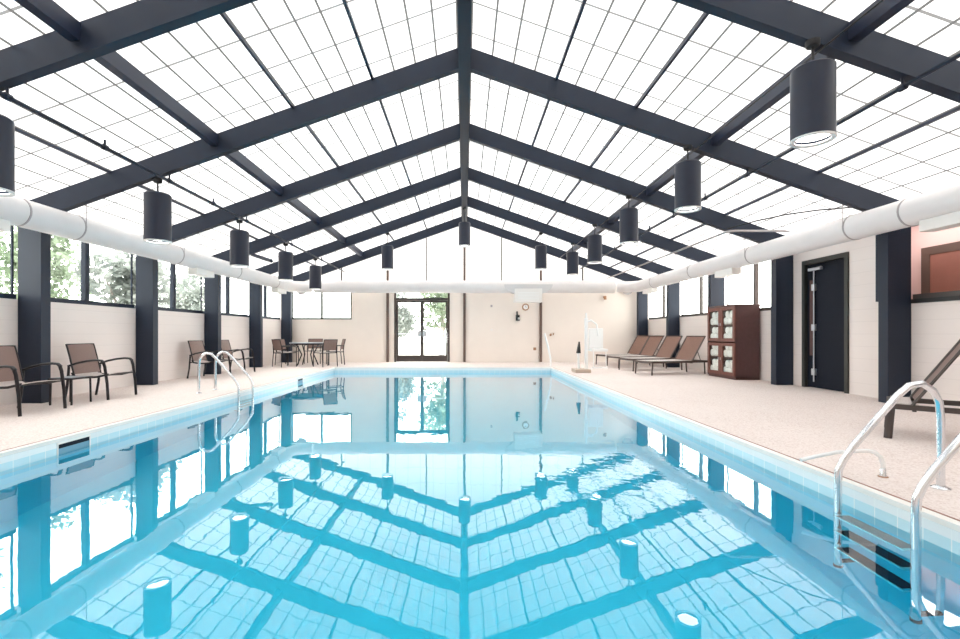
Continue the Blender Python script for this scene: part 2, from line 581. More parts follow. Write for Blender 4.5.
tag(wo, 'still turquoise pool water mirroring the skylight', 'water', kind='stuff')

# side walls: low wall, windows above, door bay on the right
def wallx(name, x0, x1, segs, lab, m_):
    m = MB()
    for (y0, y1, z0, z1) in segs: m.b2(x0, x1, y0, y1, z0, z1)
    return tag(m.build(name, m_), lab, kind='structure')
wallx('wall_left', -XW - .2, -XW, [(YF, YB + .2, -.1, SILL), (YF, YB + .2, HEAD, 2.86), (YF, FR[1], SILL, HEAD)], 'cream block wall under the left windows', MT['wall'])
D0, D1, DT = 7.93, 8.90, 2.33       # opening of the dark door
wallx('wall_right', XW, XW + .2, [(YF, FR[3], -.1, SILL), (FR[4], YB + .2, -.1, SILL), (YF, YB + .2, HEAD, 2.86),
      (YF, FR[1], SILL, HEAD)], 'cream wall on the right with the dark door', MT['wall'])
wallx('wall_right_door_bay', XW, XW + .04, [(FR[3], D0, -.1, HEAD), (D1, FR[4], -.1, HEAD), (D0, D1, DT, HEAD)], 'cream wall around the dark door', MT['wall'])
# corridor behind the right side
m = MB()
m.b2(7.5, 7.6, YF, 9.3, -.1, 2.9)
m.b2(XW + .2, 7.6, 9.5, 9.3, -.1, 2.9)
tag(m.build('wall_corridor', MT['pink']), 'pink corridor wall seen through the right opening', kind='structure')
tag(MB().b2(XW + .2, 7.6, YF, 9.3, 2.9, 3.0).build('ceiling_corridor', MT['wall2']), 'corridor ceiling', kind='structure')
tag(MB().b2(XW + .1, 7.6, YF, 9.3, -.12, 0).build('floor_corridor', MT['deck']), 'corridor floor', kind='structure')
# back wall, with openings for the corner window and the glazed doors
GX0, GX1 = -2.51, -0.53
m = MB()
BT = 2.64
for (x0, x1, z0, z1) in ((-XW - .2, -6.2, 0, BT), (-6.2, -4.03, 0, SILL + .02), (-4.03, GX0, 0, BT), (GX1, XW + .2, 0, BT)):
    m.b2(x0, x1, YB, YB + .2, z0 - .1 if z0 == 0 else z0, z1)
tag(m.build('wall_back', MT['wall2']), 'cream back wall under the white duct', kind='structure')
tag(MB().b2(-XW - .2, XW + .2, YF - .2, YF, -.1, 3.0).build('wall_front', MT['wall2']), 'wall behind the camera', kind='structure')
m = MB(); m.prism([(-XW - .2, 3.0), (XW + .2, 3.0), (0, 5.2)], YF - .2, YF)
tag(m.build('wall_front_gable', MT['wall2']), 'gable behind the camera', kind='structure')
# gable glazing
m = MB()
m.prism([(-XW - .15, BT), (XW + .15, BT), (XW + .15, rt(XW + .15)), (0, rt(0)), (-XW - .15, rt(XW + .15))], YB + .08, YB + .085)
tag(m.build('window_gable', MT['gable']), 'white translucent gable glazing above the duct', kind='structure')

# skylight sheets
for sgn, nm in ((-1, 'left'), (1, 'right')):
    bm = bmesh.new()
    p = [(0, YF - .2, rt(0) + .01), (sgn * (XW + .3), YF - .2, rt(XW + .3) + .01), (sgn * (XW + .3), YB + .25, rt(XW + .3) + .01), (0, YB + .25, rt(0) + .01)]
    bm.faces.new([bm.verts.new(q) for q in p])
    me = bpy.data.meshes.new('ceiling_' + nm); bm.to_mesh(me); bm.free(); me.materials.append(MT['sky1'])
    o = bpy.data.objects.new('ceiling_' + nm, me); C.objects.link(o)
    tag(o, 'white translucent skylight panels, %s roof slope' % nm, kind='structure')

# frames: columns + rafters
for k, y in enumerate(FR):
    r = empty('roof_beam', (0, y, 0), label='navy steel portal frame, number %d from the camera side' % (k + 1), kind='structure')
    for s in (-1, 1):
        m = MB()
        w = .055
        m.prism([(0, rb(0)), (0, rt(0) - .012), (s * 6.42, rt(6.42) - .012), (s * 6.42, rb(6.42))], -w, w)
        m.build('rafter', MT['steel'], r)
        # column: web box with a slightly proud inner flange
        m = MB()
        xa, xb = sorted((s * 6.13, s * (XW - .01)))
        m.b2(xa, xb, -.075, .075, 0, rb(6.3), 0.004)
        xa, xb = sorted((s * XC, s * 6.13))
        m.b2(xa, xb, -.08, .08, 0, rb(6.12) - .01, 0.004)
        m.build('column', MT['steel'], r)
    if k == 5:   # small knee brace on the left
        MB().tube([(-5.30, -.02, 2.98), (-4.55, -.62, 2.72)], .045, 4).build('knee_brace', MT['steel'], r)

# purlins: between neighbouring frames
def purlin_run(name, x, w, h, z_off, lab, m_):
    m = MB()
    for a, b in zip([YF] + FR, FR + [YB]):
        y0, y1 = a + .055, b - .055
        if y1 - y0 < .1: continue
        zt = rt(x) - .005 - z_off
        m.b2(x - w / 2, x + w / 2, y0, y1, zt - h, zt)
    return tag(m.build(name, m_), lab, kind='structure')
for s, nm in ((-1, 'left'), (1, 'right')):
    purlin_run('purlin_beam', s * 1.33, .036, .036, .0, 'thin purlin nearest the ridge, %s slope' % nm, MT['steel2'])
    purlin_run('purlin_beam', s * 2.48, .036, .036, .0, 'thin purlin half way down, %s slope' % nm, MT['steel2'])
    purlin_run('purlin_beam', s * 3.62, .11, .17, .0, 'deep navy box purlin, %s slope' % nm, MT['steel2'])
    purlin_run('purlin_beam', s * 5.13, .036, .032, .0, 'thin purlin above the %s duct' % nm, MT['steel2'])
m = MB()
m.b2(-.085, .085, YF, YB + .05, rb(0) - .03, rt(0) - .03)
m.b2(-.03, .03, YF, YB, rb(0) - .07, rb(0) - .03)
tag(m.build('ridge_beam', MT['steel']), 'navy ridge beam along the roof peak', kind='structure')

# gable posts and mullions
for i, (x, w, z0, m_, yy) in enumerate(((-2.74, .085, 0, 'post', YB - .04), (0, .085, 0, 'post', YB - .04), (2.72, .085, 0, 'post', YB - .04),
                                (-1.37, .04, BT, 'bronze', YB + .04), (1.33, .04, BT, 'bronze', YB + .04), (-4.4, .04, BT, 'bronze', YB + .04), (4.23, .04, BT, 'bronze', YB + .04))):
    tag(MB().b2(x - w / 2, x + w / 2, yy - .035, yy + .03, z0, rb(x) + .05).build('trim_%d' % (10 + i), MT[m_]), 'slim brown post on the back wall', kind='structure')
tag(MB().b2(-XW, XW, YB + .0, YB + .2, BT, BT + .05).build('trim_20', MT['wall2']), 'ledge under the gable glazing', kind='structure')

# ------------------------------------------------------------------ windows
wn_i = [0]
def window_side(side, y0, y1, glass=True, mull=True):
    wn_i[0] += 1
    r = empty('window_%d' % wn_i[0], (side * (XW + .06), (y0 + y1) / 2, SILL), kind='structure')
    L = (y1 - y0) / 2
    H = HEAD - SILL
    m = MB()
    m.b2(-.05, .05, -L, L, 0, .07)
    m.b2(-.05, .05, -L, L, H - .06, H)
    if mull:
        m.b2(-.012, .012, -L, -L + .025, .07, H - .06)
        m.b2(-.012, .012, L - .025, L, .07, H - .06)
    m.build('window_frame', MT['bronze'] if side > 0 else MT['steel'], r)
    if mull:
        MB().b2(-.04, .04, -.045 if side < 0 else -.03, .045 if side < 0 else .03, .07, H - .06).build('mullion', MT['steel'] if side < 0 else MT['bronze'], r)
    if mull: MB().b2(-.006, .006, -L + .025, L - .025, .07, H - .06).build('pane', MT['glass'], r)
    return r
for k in range(1, 7):
    window_side(-1, FR[k] + .075, FR[k + 1] - .075)
for k in (4, 5, 6):
    window_side(1, FR[k] + .075, FR[k + 1] - .075)
for k in (1, 2):
    window_side(1, FR[k] + .075, FR[k + 1] - .075, mull=False)
# back corner window
r = empty('window_20', (-5.115, YB + .08, SILL + .02), kind='structure')
m = MB(); W = 2.17 / 2; H = BT - SILL - .02
m.b2(-W, W, -.06, .04, 0, .06); m.b2(-W, W, -.06, .04, H - .05, H); m.b2(W - .05, W, -.06, .04, .06, H - .05); m.b2(-W, -W + .05, -.06, .04, .06, H - .05)
m.build('window_frame', MT['doorframe'], r)
MB().b2(-.03, .03, -.06, .04, .06, H - .05).build('mullion', MT['doorframe'], r)
MB().b2(-W + .05, W - .05, -.005, .005, .06, H - .05).build('pane', MT['glass'], r)

# dark louvre strip beside the near right column
tag(MB().b2(XW - .05, XW - .001, 7.08, 7.32, 1.5, 2.60, 0.004).build('trim_30', MT['steel']), 'narrow dark panel beside the right column', kind='structure')
# extra low wall mid post under right low wall
tag(MB().b2(XW - .02, XW - .001, YF, FR[3] - .08, 1.44, 1.5).build('trim_31', MT['black']), 'black sill strip on the right wall', kind='structure')

# ------------------------------------------------------------------ doors
# glazed double doors in the back wall
r = empty('door_1', ((GX0 + GX1) / 2, YB + .06, 0), kind='structure', label='bronze framed glazed double doors in the back wall')
W = (GX1 - GX0) / 2
m = MB()
for s in (-1, 1): m.b2(*sorted((s * W, s * (W - .07))), -.08, .06, 0, BT)
m.b2(-W + .07, W - .07, -.08, .06, 2.20, 2.29)
m.b2(-W + .07, W - .07, -.07, .05, BT - .05, BT)
m.build('door_frame', MT['bronze'], r)
MB().b2(-W + .07, W - .07, -.005, .005, 2.29, BT - .05).build('transom_pane', MT['glass'], r)
for s in (-1, 1):
    a, b = sorted((s * .002, s * (W - .075)))
    m = MB()
    m.b2(a, b, -.03, .02, .01, .24)
    m.b2(a, b, -.03, .02, 2.13, 2.195)
    m.b2(a, a + .06, -.03, .02, .24, 2.13)
    m.b2(b - .06, b, -.03, .02, .24, 2.13)
    lf = m.build('door_leaf', MT['bronze'], r)
    MB().b2(a + .06, b - .06, -.008, .0, .24, 2.13).build('pane', MT['glass'], lf)
    m = MB(); m.tube([(a + .07, -.07, 1.0), (b - .07, -.07, 1.0)], .018, 8)
    m.b2(*sorted((s * .03, s * .16)), -.09, -.03, .9, 1.12)
    m.build('push_bar', MT['silver'], lf)
m = MB(); m.b2(.25, .75, -.14, -.03, 2.22, 2.30); m.tube([(.3, -.12, 2.2), (.6, -.2, 2.2)], .015, 6)
m.build('door_closer', MT['doorframe'], r)

# dark door in the right wall
r = empty('door_2', (XW, (D0 + D1) / 2, 0), kind='structure', label='dark navy door with a vertical exit rod in the right wall')
W = (D1 - D0) / 2
m = MB()
m.b2(-.03, .12, -W - .05, -W + .02, 0, DT + .05)
m.b2(-.03, .12, W - .02, W + .05, 0, DT + .05)
m.b2(-.03, .12, -W + .02, W - .02, DT - .03, DT + .05)
m.build('door_frame', MT['doorframe'], r)
lf = MB().b2(.03, .075, -W + .025, W - .025, .01, DT - .035, .002).build('door_leaf', MT['doorblk'], r)
MB().b2(.02, .034, W - .16, W - .09, .6, 2.0).build('painted_reflection', MT['wicker'], lf)  # reddish strip imitating the pinkish reflection on the dark leaf
er = MB().tube([(.0, W - .22, .12), (.0, W - .22, 2.2)], .011, 8).build('exit_rod', MT['silver'], lf)
m = MB()
for z in (.3, 1.12, 1.86): m.b2(-.02, .03, W - .26, W - .18, z - .06, z + .06, .006)
m.build('latch_case', MT['silver'], lf)
m = MB(); m.b2(-.04, .02, W - .42, W - .12, 2.17, 2.22, .005); m.tube([(-.03, W - .2, 2.2), (-.06, W - .48, 2.21)], .012, 6)
m.build('door_closer', MT['silver'], lf)

# corridor door seen through the opening
r = empty('door_3', (7.5, 6.91, 0), kind='structure', label='red brown door in the pink corridor')
m = MB()
m.b2(-.03, .0, .66, .80, 0, 2.40); m.b2(-.03, .0, -.80, -.66, 0, 2.40); m.b2(-.03, .0, -.66, .66, 2.27, 2.40)
fo = m.build('door_frame', MT['post'], r)
fo.location = (0, -.02, 0)
MB().b2(-.02, -.001, -.66, .64, .01, 2.27).build('door_leaf', MT['brownwood'], r)
t = empty('corridor_light', (7.05, 7.3, 2.9), label='flat lit ceiling panel in the corridor beyond the right opening', cat='ceiling light')
MB().b2(-.25, .25, -.62, .62, -.04, -.001).build('housing', MT['white'], t)
MB().b2(-.22, .22, -.6, .6, -.046, -.0401).build('diffuser', MT['tube'], t)

# ------------------------------------------------------------------ outdoors
m = MB()
m.b2(-40, -XW - .2, -20, 60, -.35, -.15); m.b2(7.6, 40, -20, 60, -.35, -.15); m.b2(-XW - .2, 7.6, YB + .2, 60, -.35, -.15); m.b2(-XW - .2, 7.6, -20, YF - .2, -.35, -.15)
tag(m.build('ground_outside', MT['ground']), 'pale paving outside', kind='structure')

def leaf_cloud(blobs, n, size, seed):
    rnd = random.Random(seed)
    bm = bmesh.new()
    tot = sum(b[3] ** 2 for b in blobs)
    for bx, by, bz, br in blobs:
        for _ in range(int(n * br * br / tot)):
            d = Vector((rnd.gauss(0, 1), rnd.gauss(0, 1), rnd.gauss(0, 1))).normalized() * br * (rnd.uniform(.35, 1) ** .6)
            p = Vector((bx, by, bz)) + d
            a = Vector((rnd.gauss(0, 1), rnd.gauss(0, 1), rnd.gauss(0, 1))).normalized()
            b = a.cross(Vector((rnd.gauss(0, 1), rnd.gauss(0, 1), rnd.gauss(0, 1)))).normalized()
            s = size * rnd.uniform(.6, 1.3)
            q = [bm.verts.new(p + a * s), bm.verts.new(p + b * s * .5), bm.verts.new(p - a * s), bm.verts.new(p - b * s * .5)]
            bm.faces.new(q)
    return bm

def tree(loc, h, r, seed, lm, label):
    t = empty('tree', loc, label=label, cat='tree', group='trees outside the windows')
    rnd = random.Random(seed)
    blobs = []
    for i in range(11):
        a = rnd.uniform(0, 2 * PI)
        d = rnd.uniform(0, r * .75)
        blobs.append((math.cos(a) * d, math.sin(a) * d, rnd.uniform(h * .35, h * .95), rnd.uniform(r * .35, r * .6)))
    bm = leaf_cloud(blobs, 2700, .115, seed)
    me = bpy.data.meshes.new('foliage'); bm.to_mesh(me); bm.free(); me.materials.append(lm)
    o = bpy.data.objects.new('foliage', me); C.objects.link(o); o.parent = t
    m = MB()
    m.tube([(0, 0, 0), (.05, 0, h * .35), (0, .1, h * .75)], [.14, .11, .04], 8)
    for i in range(4):
        b = blobs[i]
        m.tube([(0.02, 0, h * .3), (b[0] * .5, b[1] * .5, (b[2] + h * .3) / 2), b[:3]], [.06, .045, .02], 6)
    m.build('trunk', MT['bark'], t)
tree((-9.6, 6.0, -.15), 4.2, 1.6, 1, MT['leafb'], 'greyish tree beyond the leftmost window')
tree((-11.0, 9.6, -.15), 4.6, 1.9, 2, MT['leafa'], 'green tree outside the window behind the nearer sling chairs')
tree((-9.2, 13.0, -.15), 3.3, 1.1, 5, MT['leafb'], 'small grey tree outside the left wall between two columns')
tree((-13.0, 14.5, -.15), 4.6, 1.7, 3, MT['leafa'], 'green tree outside beyond the third left column')
tree((-14.5, 24.5, -.15), 4.2, 1.8, 4, MT['leafb'], 'pale tree outside beyond the far corner window')
tree((-1.2, 25.0, -.15), 4.0, 1.4, 6, MT['leafa'], 'green tree outside behind the right glass door leaf')
tree((-3.9, 27.0, -.15), 3.6, 1.2, 8, MT['leafb'], 'pale tree outside behind the left glass door leaf')

# ------------------------------------------------------------------ ducts
DX, DZ, DR = 5.78, 2.58, .185
for s, nm in ((-1, 'left'), (1, 'right')):
    t = empty('air_duct', (s * DX, 0, DZ), label='long white round air duct hung along the %s wall' % nm, cat='duct')
    m = MB()
    yA, yE = YF + .02, 15.55
    m.tube([(0, yA, 0), (0, yE, 0), (-s * .09, yE + .28, .012), (-s * .30, yE + .48, .025), (-s * .565, yE + .55, .035)], DR, 32)
    m.build('duct_body', MT['duct'], t, smooth=True)
    for y in [3.64, 6.07] + [f + .10 for f in FR[2:]]:
        m = MB()
        m.tube([(0, y - .012, 0), (0, y + .012, 0)], DR + .006, 32)
        m.build('seam_band', MT['seam'], t, smooth=True)
    for y in FR[1:]:
        m = MB()
        yy = y + .10
        zt = rt(DX) - DZ - .02
        m.tube([(-s * (DR + .004), yy, 0), (-s * (DR + .004), yy, zt + SL * (DR))], .006, 6)
        m.build('hanger', MT['seam'], t)
    for y0 in (5.18, 9.98, 14.3):
        MB().b2(-.10, .10, y0, y0 + .7, -DR - .12, -DR + .02, .008).build('register', MT['regist'], t)
t = empty('air_duct', (0, 16.1, DZ + .035), label='white air duct running across above the back wall', cat='duct')
m = MB().tube([(-DX + .66, 0, 0), (DX - .66, 0, 0)], DR + .028, 32)
m.build('duct_body', MT['duct'], t, smooth=True)
for x in (-4.4, -2.2, -.1, 3.6):
    MB().tube([(x - .012, 0, 0), (x + .012, 0, 0)], DR + .033, 32).build('seam_band', MT['duct'], t, smooth=True)
# wide boot with a box register under it
m = MB()
pts = []
for i in range(25):
    a = PI + PI * i / 24
    pts.append((2.16 + .82 * math.copysign(abs(math.cos(a)) ** .75, math.cos(a)), .34 * math.sin(a) * 1.0 + .06))
pts = [(x, z) for x, z in pts]
m.prism(pts, -.24, .12)
m.build('duct_boot', MT['bootgrey'], t)
m = MB().b2(1.69, 2.62, -.26, .14, -.54, -.08, .01)
bx = m.build('register_box', MT['regist'], t)
m = MB()
for z in (-.47, -.42, -.37, -.32, -.27, -.22): m.b2(1.8, 2.51, -.268, -.258, z - .008, z + .008)
m.build('grille', MT['white'], bx)

# ------------------------------------------------------------------ pendant lamps
def pendant(x, y, ztop, zr, label):
    H = .67 if x > 3 else .70
    t = empty('pendant_lamp', (x, y, ztop - .72), label=label, cat='pendant lamp', group='cylindrical pendant lamps')
    m = MB()
    R = .175
    m.lathe([(R - .012, .012), (R, .0), (R, H - .02), (R - .02, H), (.02, H), (.02, H - .02), (R - .03, H - .04), (R - .03, .05), (R - .012, .012)], 40, cap=False)
    m.build('lamp_housing', MT['lamp'], t, smooth=True)
    m = MB()
    m.lathe([(R - .004, -.012), (R + .004, -.004), (R + .004, .010), (R - .03, .014), (R - .035, .0), (R - .004, -.012)], 40, cap=False)
    m.build('lamp_rim', MT['rim'], t, smooth=True)
    m = MB().lathe([(.001, .10), (R - .032, .10), (R - .032, .035), (.001, .02)], 32, cap=False)
    m.build('lens', MT['glow'], t, smooth=True)
    m = MB()
    hh = zr - (ztop - .72)
    m.tube([(0, 0, H - .005), (0, 0, hh)], .012, 8)
    m.lathe([(.05, hh - .06), (.06, hh - .045), (.06, hh), (.02, hh)], 16)
    m.build('hanger', MT['black'], t, smooth=True)
rows = [
    (3.23, 4.36, 3.52, 'big dark cylinder pendant lamp at the upper right, nearest of the right row'),
    (3.23, 6.80, 3.52, 'second cylinder pendant lamp from the camera in the right row'),
    (3.23, 9.24, 3.50, 'third cylinder pendant lamp from the camera in the right row'),
    (3.23, 11.66, 3.49, 'fourth cylinder pendant lamp from the camera in the right row'),
    (3.23, 14.05, 3.49, 'smallest, farthest cylinder pendant lamp of the right row'),
    (-4.47, 4.42, 3.07, 'dark cylinder pendant lamp cut off by the left picture edge'),
    (-4.49, 6.88, 3.07, 'largest whole cylinder pendant lamp of the left row above the duct'),
    (-4.49, 9.38, 3.07, 'third cylinder pendant lamp from the camera in the left row'),
    (-4.49, 11.80, 3.07, 'fourth cylinder pendant lamp from the camera in the left row'),
    (-4.49, 14.15, 3.07, 'farthest cylinder pendant lamp of the left row, near the back corner'),
    (0.0, 14.15, 4.37, 'cylinder pendant lamp hanging under the roof ridge at the back'),
    (-2.32, 14.15, 3.67, 'cylinder pendant lamp at the back, above the glazed doors'),
    (2.30, 14.15, 3.67, 'cylinder pendant lamp at the back, above the wide duct register'),
]
for x, y, zt, lab in rows:
    pendant(x, y, zt, rb(x) - (.07 if x == 0 else .005), lab)

def pipe(name, pts, r, label, m_, cat='pipe', fit=()):
    m = MB().tube(pts, r, 8)
    if fit:
        t = empty(name, (0, 0, 0), label=label, cat=cat)
        m.build('pipe', MT[m_], t, smooth=True)
        for p in fit:
            MB().tube([p, (p[0], p[1], p[2] + .09)], .014, 6).tube([(p[0], p[1] - .03, p[2]), (p[0], p[1] + .03, p[2])], r + .014, 8).build('clamp', MT[m_], t)
        return t
    return tag(m.build(name, MT[m_], smooth=True), label, cat)
fy = [FR[k] + d for k in range(1, 7) for d in (0, 1.2)]
pipe('conduit_pipe', [(-4.30, YF, 3.23), (-4.30, YB, 3.23)], .022, 'dark conduit pipe running under the left rafters above the lamps', 'steel', fit=[(-4.3, y, 3.23) for y in fy])
pipe('conduit_pipe', [(4.12, YF, 3.32), (4.12, YB, 3.32)], .020, 'dark conduit pipe under the right rafters, right of the lamp row', 'steel', fit=[(4.12, y, 3.32) for y in fy])
pipe('cable', [(3.30, YF, 3.635), (3.30, YB, 3.635)], .009, 'thin black cable along the right lamp row', 'black', cat='cable')
pipe('water_pipe', [(5.1, YB, 2.985), (5.1, 9.15, 2.985), (5.14, 9.07, 2.985), (5.22, 9.05, 2.985), (6.44, 9.05, 2.985)], .022, 'pale pipe that bends towards the right wall above the duct', 'seam')
pts = [(5.0 + .28 * i, 8.95 - .45 * i + .02 * i * i, 3.0 + .03 * math.sin(i * .9) + .03 * i - .006 * i * i) for i in range(0, 6)]
pipe('cable', pts, .012, 'loose black cable curling over the right duct', 'black', cat='cable')

# ------------------------------------------------------------------ lounge furniture
def sling_chair(name, label, cat, W=.60, group=None):
    t = empty(name, (0, 0, 0), label=label, cat=cat, group=group)
    h = W / 2
    fm = MT['frame']
    for s in (-1, 1):
        y = s * h
        MB().tube([(.30, y, 0), (.285, y, .25), (.25, y, .50), (.225, y, .575)], [.021, .022, .024, .024], 8, ry=.016).build('leg', fm, t, smooth=True)
        MB().tube([(-.35, y, 0), (-.31, y, .22), (-.285, y, .50)], .018, 8).build('leg', fm, t, smooth=True)
        MB().tube([(.235, y, .565), (.20, y, .597), (.12, y, .605), (-.02, y, .590), (-.16, y, .560), (-.29, y, .515)], .030, 8, ry=.017).build('armrest', fm, t, smooth=True)
    m = MB()
    for s in (-1, 1):
        y = s * (h - .045)
        m.tube([(.27, y, .385), (.10, y, .345), (-.10, y, .335), (-.24, y, .355), (-.275, y, .41)], .016, 8)
    m.tube([(.255, -h, .375), (.255, h, .375)], .014, 8)
    m.tube([(-.27, -h, .36), (-.27, h, .36)], .014, 8)
    m.build('seat_frame', fm, t, smooth=True)
    w2 = W - .10
    MB().sheet([(.28, .385), (.24, .383), (.10, .352), (-.06, .335), (-.20, .345), (-.25, .37)], w2, .008, .012).build('seat', MT['slingseat'], t, smooth=True)
    MB().sheet([(-.245, .385), (-.275, .50), (-.305, .64), (-.345, .79), (-.36, .835)], w2, .008, .015).build('backrest', MT['sling'], t, smooth=True)
    m = MB()
    for s in (-1, 1):
        y = s * (w2 / 2 + .006)
        m.tube([(-.24, y, .36), (-.275, y, .50), (-.305, y, .64), (-.345, y, .79), (-.362, y, .845)], .013, 8)
    m.tube([(-.36, -w2 / 2, .84), (-.36, w2 / 2, .84)], .011, 8)
    m.build('back_frame', fm, t, smooth=True)
    return t
R_ = math.radians
grp = 'brown sling armchairs along the left wall'
c0 = sling_chair('armchair', 'brown sling armchair cut by the left picture edge, left of the small side table', 'chair', .62, grp)
c0.location = (-5.68, 6.02, 0); c0.rotation_euler = (0, 0, R_(-2))
for loc, rz, lab in (((-5.70, 7.42, 0), 1, 'brown sling armchair between the first two left columns, right of the side table'),
                     ((-5.86, 10.85, 0), -2, 'brown sling armchair just left of the third column, behind the left pool ladder'),
                     ((-5.84, 12.12, 0), 3, 'brown sling armchair between the third and fourth left columns')):
    c = copy_tree(c0)
    c.location = loc; c.rotation_euler = (0, 0, R_(rz)); c['label'] = lab

def side_table(loc):
    t = empty('side_table', loc, label='small dark side table between the two nearest sling armchairs', cat='side table')
    MB().b2(-.17, .17, -.19, .19, .355, .38, .004).build('table_top', MT['frame'], t)
    MB().b2(-.15, .15, -.17, .17, .378, .384).build('glass_inset', MT['tabletop'], t)
    for sx in (-1, 1):
        for sy in (-1, 1):
            MB().tube([(sx * .15, sy * .17, 0), (sx * .145, sy * .165, .36)], .014, 6).build('leg', MT['frame'], t)
side_table((-5.66, 6.76, 0))

# dining set in the far left corner
def dining_chair(label):
    t = empty('dining_chair', (0, 0, 0), label=label, cat='chair', group='sling chairs around the dining table')
    h = .26
    fm = MT['frame']
    for s in (-1, 1):
        y = s * h
        MB().tube([(.24, y, 0), (.235, y, .60)], .014, 6).build('leg', fm, t, smooth=True)
        MB().tube([(-.26, y, 0), (-.22, y, .45), (-.235, y, .62)], .014, 6).build('leg', fm, t, smooth=True)
        MB().tube([(.24, y, .60), (.15, y, .625), (-.235, y, .62)], .02, 8, ry=.012).build('armrest', fm, t, smooth=True)
    m = MB()
    m.tube([(.23, -h, .43), (.23, h, .43)], .012, 6); m.tube([(-.22, -h, .42), (-.22, h, .42)], .012, 6)
    for s in (-1, 1): m.tube([(.23, s * (h - .02), .43), (-.22, s * (h - .02), .42)], .012, 6)
    m.build('seat_frame', fm, t)
    MB().sheet([(.24, .435), (.0, .42), (-.21, .43)], .46, .008, .012).build('seat', MT['slingseat'], t, smooth=True)
    MB().sheet([(-.215, .50), (-.25, .66), (-.29, .82)], .46, .008, .02).build('backrest', MT['sling'], t, smooth=True)
    m = MB()
    for s in (-1, 1): m.tube([(-.215, s * .235, .42), (-.25, s * .235, .66), (-.292, s * .235, .83)], .012, 6)
    m.tube([(-.292, -.235, .828), (-.292, .235, .828)], .011, 6)
    m.build('back_frame', fm, t)
    return t
TX, TY = -5.02, 15.05
t = empty('dining_table', (TX, TY, 0), label='round dark patio table in the far left corner with chairs around it', cat='table')
MB().lathe([(.55, .70), (.56, .705), (.56, .725), (.55, .73)], 40).build('table_top', MT['tabletop'], t, smooth=True)
MB().lathe([(.51, .66), (.53, .66), (.53, .70), (.51, .70)], 40).build('apron', MT['frame'], t, smooth=True)
for a in (45, 135, 225, 315):
    c_, s_ = math.cos(R_(a)), math.sin(R_(a))
    MB().tube([(c_ * .36, s_ * .36, 0), (c_ * .20, s_ * .20, .35), (c_ * .38, s_ * .38, .68)], .02, 8).build('leg', MT['frame'], t, smooth=True)
d0 = dining_chair('sling dining chair at the left side of the corner table')
def face(o, x, y):
    o.location = (x, y, 0)
    o.rotation_euler = (0, 0, math.atan2(TY - y, TX - x))
face(d0, TX - .74, TY + .22)
for x, y, lab in ((TX + .74, TY - .60, 'sling dining chair at the corner table, its back to the pool'),
                  (TX + .78, TY + .36, 'sling dining chair on the far right side of the corner table'),
                  (TX - .10, TY + .92, 'sling dining chair behind the corner table, by the back wall'),
                  (TX - .50, TY - .62, 'sling dining chair on the near side of the corner table')):
    c = copy_tree(d0); face(c, x, y); c['label'] = lab

# sun loungers
def lounger(label, hinge=1.22, total=1.72, W=.64, run=.40, rise=.60, group='sun loungers along the right wall', bar=.022, m_='lframe', ms='slingl', name='sun_lounger'):
    t = empty(name, (0, 0, 0), label=label, cat='sun lounger', group=group)
    fm = MT[m_]
    h = W / 2
    m = MB()
    for s in (-1, 1):
        y = s * h
        m.b2(0, total, *sorted((y, y - s * .028)), .285, .335, .004)
    m.b2(0, .03, -h + .028, h - .028, .285, .335)
    m.b2(total - .03, total, -h + .028, h - .028, .285, .335)
    m.b2(hinge, hinge + .03, -h + .028, h - .028, .27, .31)
    m.build('frame', fm, t)
    for x in (.03, total - .12):
        for s in (-1, 1):
            dx = -.02 if x < .5 else .02
            MB().tube([(x + dx, s * (h - .018), 0), (x, s * (h - .016), .29)], bar, 6, ry=.015).build('leg', fm, t)
    MB().sheet([(.03, .342), (hinge * .35, .339), (hinge * .75, .338), (hinge, .342)], W - .06, .007, .006).build('seat', MT['slingseat'], t, smooth=True)
    n = 6
    MB().sheet([(hinge + .02 + run * i / n, .35 + rise * i / n + .0) for i in range(n + 1)], W - .07, .007, .012).build('backrest', MT[ms], t, smooth=True)
    m = MB()
    L = math.hypot(run, rise)
    for s in (-1, 1):
        y = s * (h - .02)
        m.tube([(hinge, y, .33), (hinge + run * 1.03, y, .33 + rise * 1.03)], bar, 6, ry=.014)
    m.tube([(hinge + run * 1.02, -h + .03, .33 + rise * 1.02), (hinge + run * 1.02, h - .03, .33 + rise * 1.02)], .014, 6)
    m.build('back_frame', fm, t)
    for s in ((-1, 1) if hinge > 1 else ()):
        y = s * (h - .045)
        MB().tube([(hinge + run * .45, y, .33 + rise * .45), (min(total - .06, hinge + run * .45 + .12), y, .30)], .009, 6).build('prop_stay', fm, t)
    return t
rot = R_(18)
ax = Vector((math.cos(rot), math.sin(rot), 0)); wx = Vector((-math.sin(rot), math.cos(rot), 0))
l0 = lounger('nearest of the four brown sun loungers, beside the towel cabinet')
labs = [None, 'second brown sun lounger from the towel cabinet', 'third brown sun lounger from the towel cabinet', 'farthest brown sun lounger, next to the back wall']
for i, (x, y) in enumerate(((4.51, 11.30), (4.50, 12.53), (4.50, 13.73), (4.50, 14.82))):
    l = l0 if i == 0 else copy_tree(l0)
    p = Vector((x, y, 0)) + wx * .32
    l.location = p
    l.rotation_euler = (0, 0, rot)
    if labs[i]: l['label'] = labs[i]

# near lounger at the right picture edge
l = lounger('dark brown sun lounger with raised back at the right picture edge, behind the chrome ladder', hinge=.18, total=1.35, W=.70, run=.47, rise=.78, group='sun loungers along the right wall', bar=.032, m_='bronze', ms='sling')
th = R_(-42)
l.rotation_euler = (0, 0, th)
l.location = Vector((4.04, 4.50, 0)) + Vector((-math.sin(th), math.cos(th), 0)) * .36

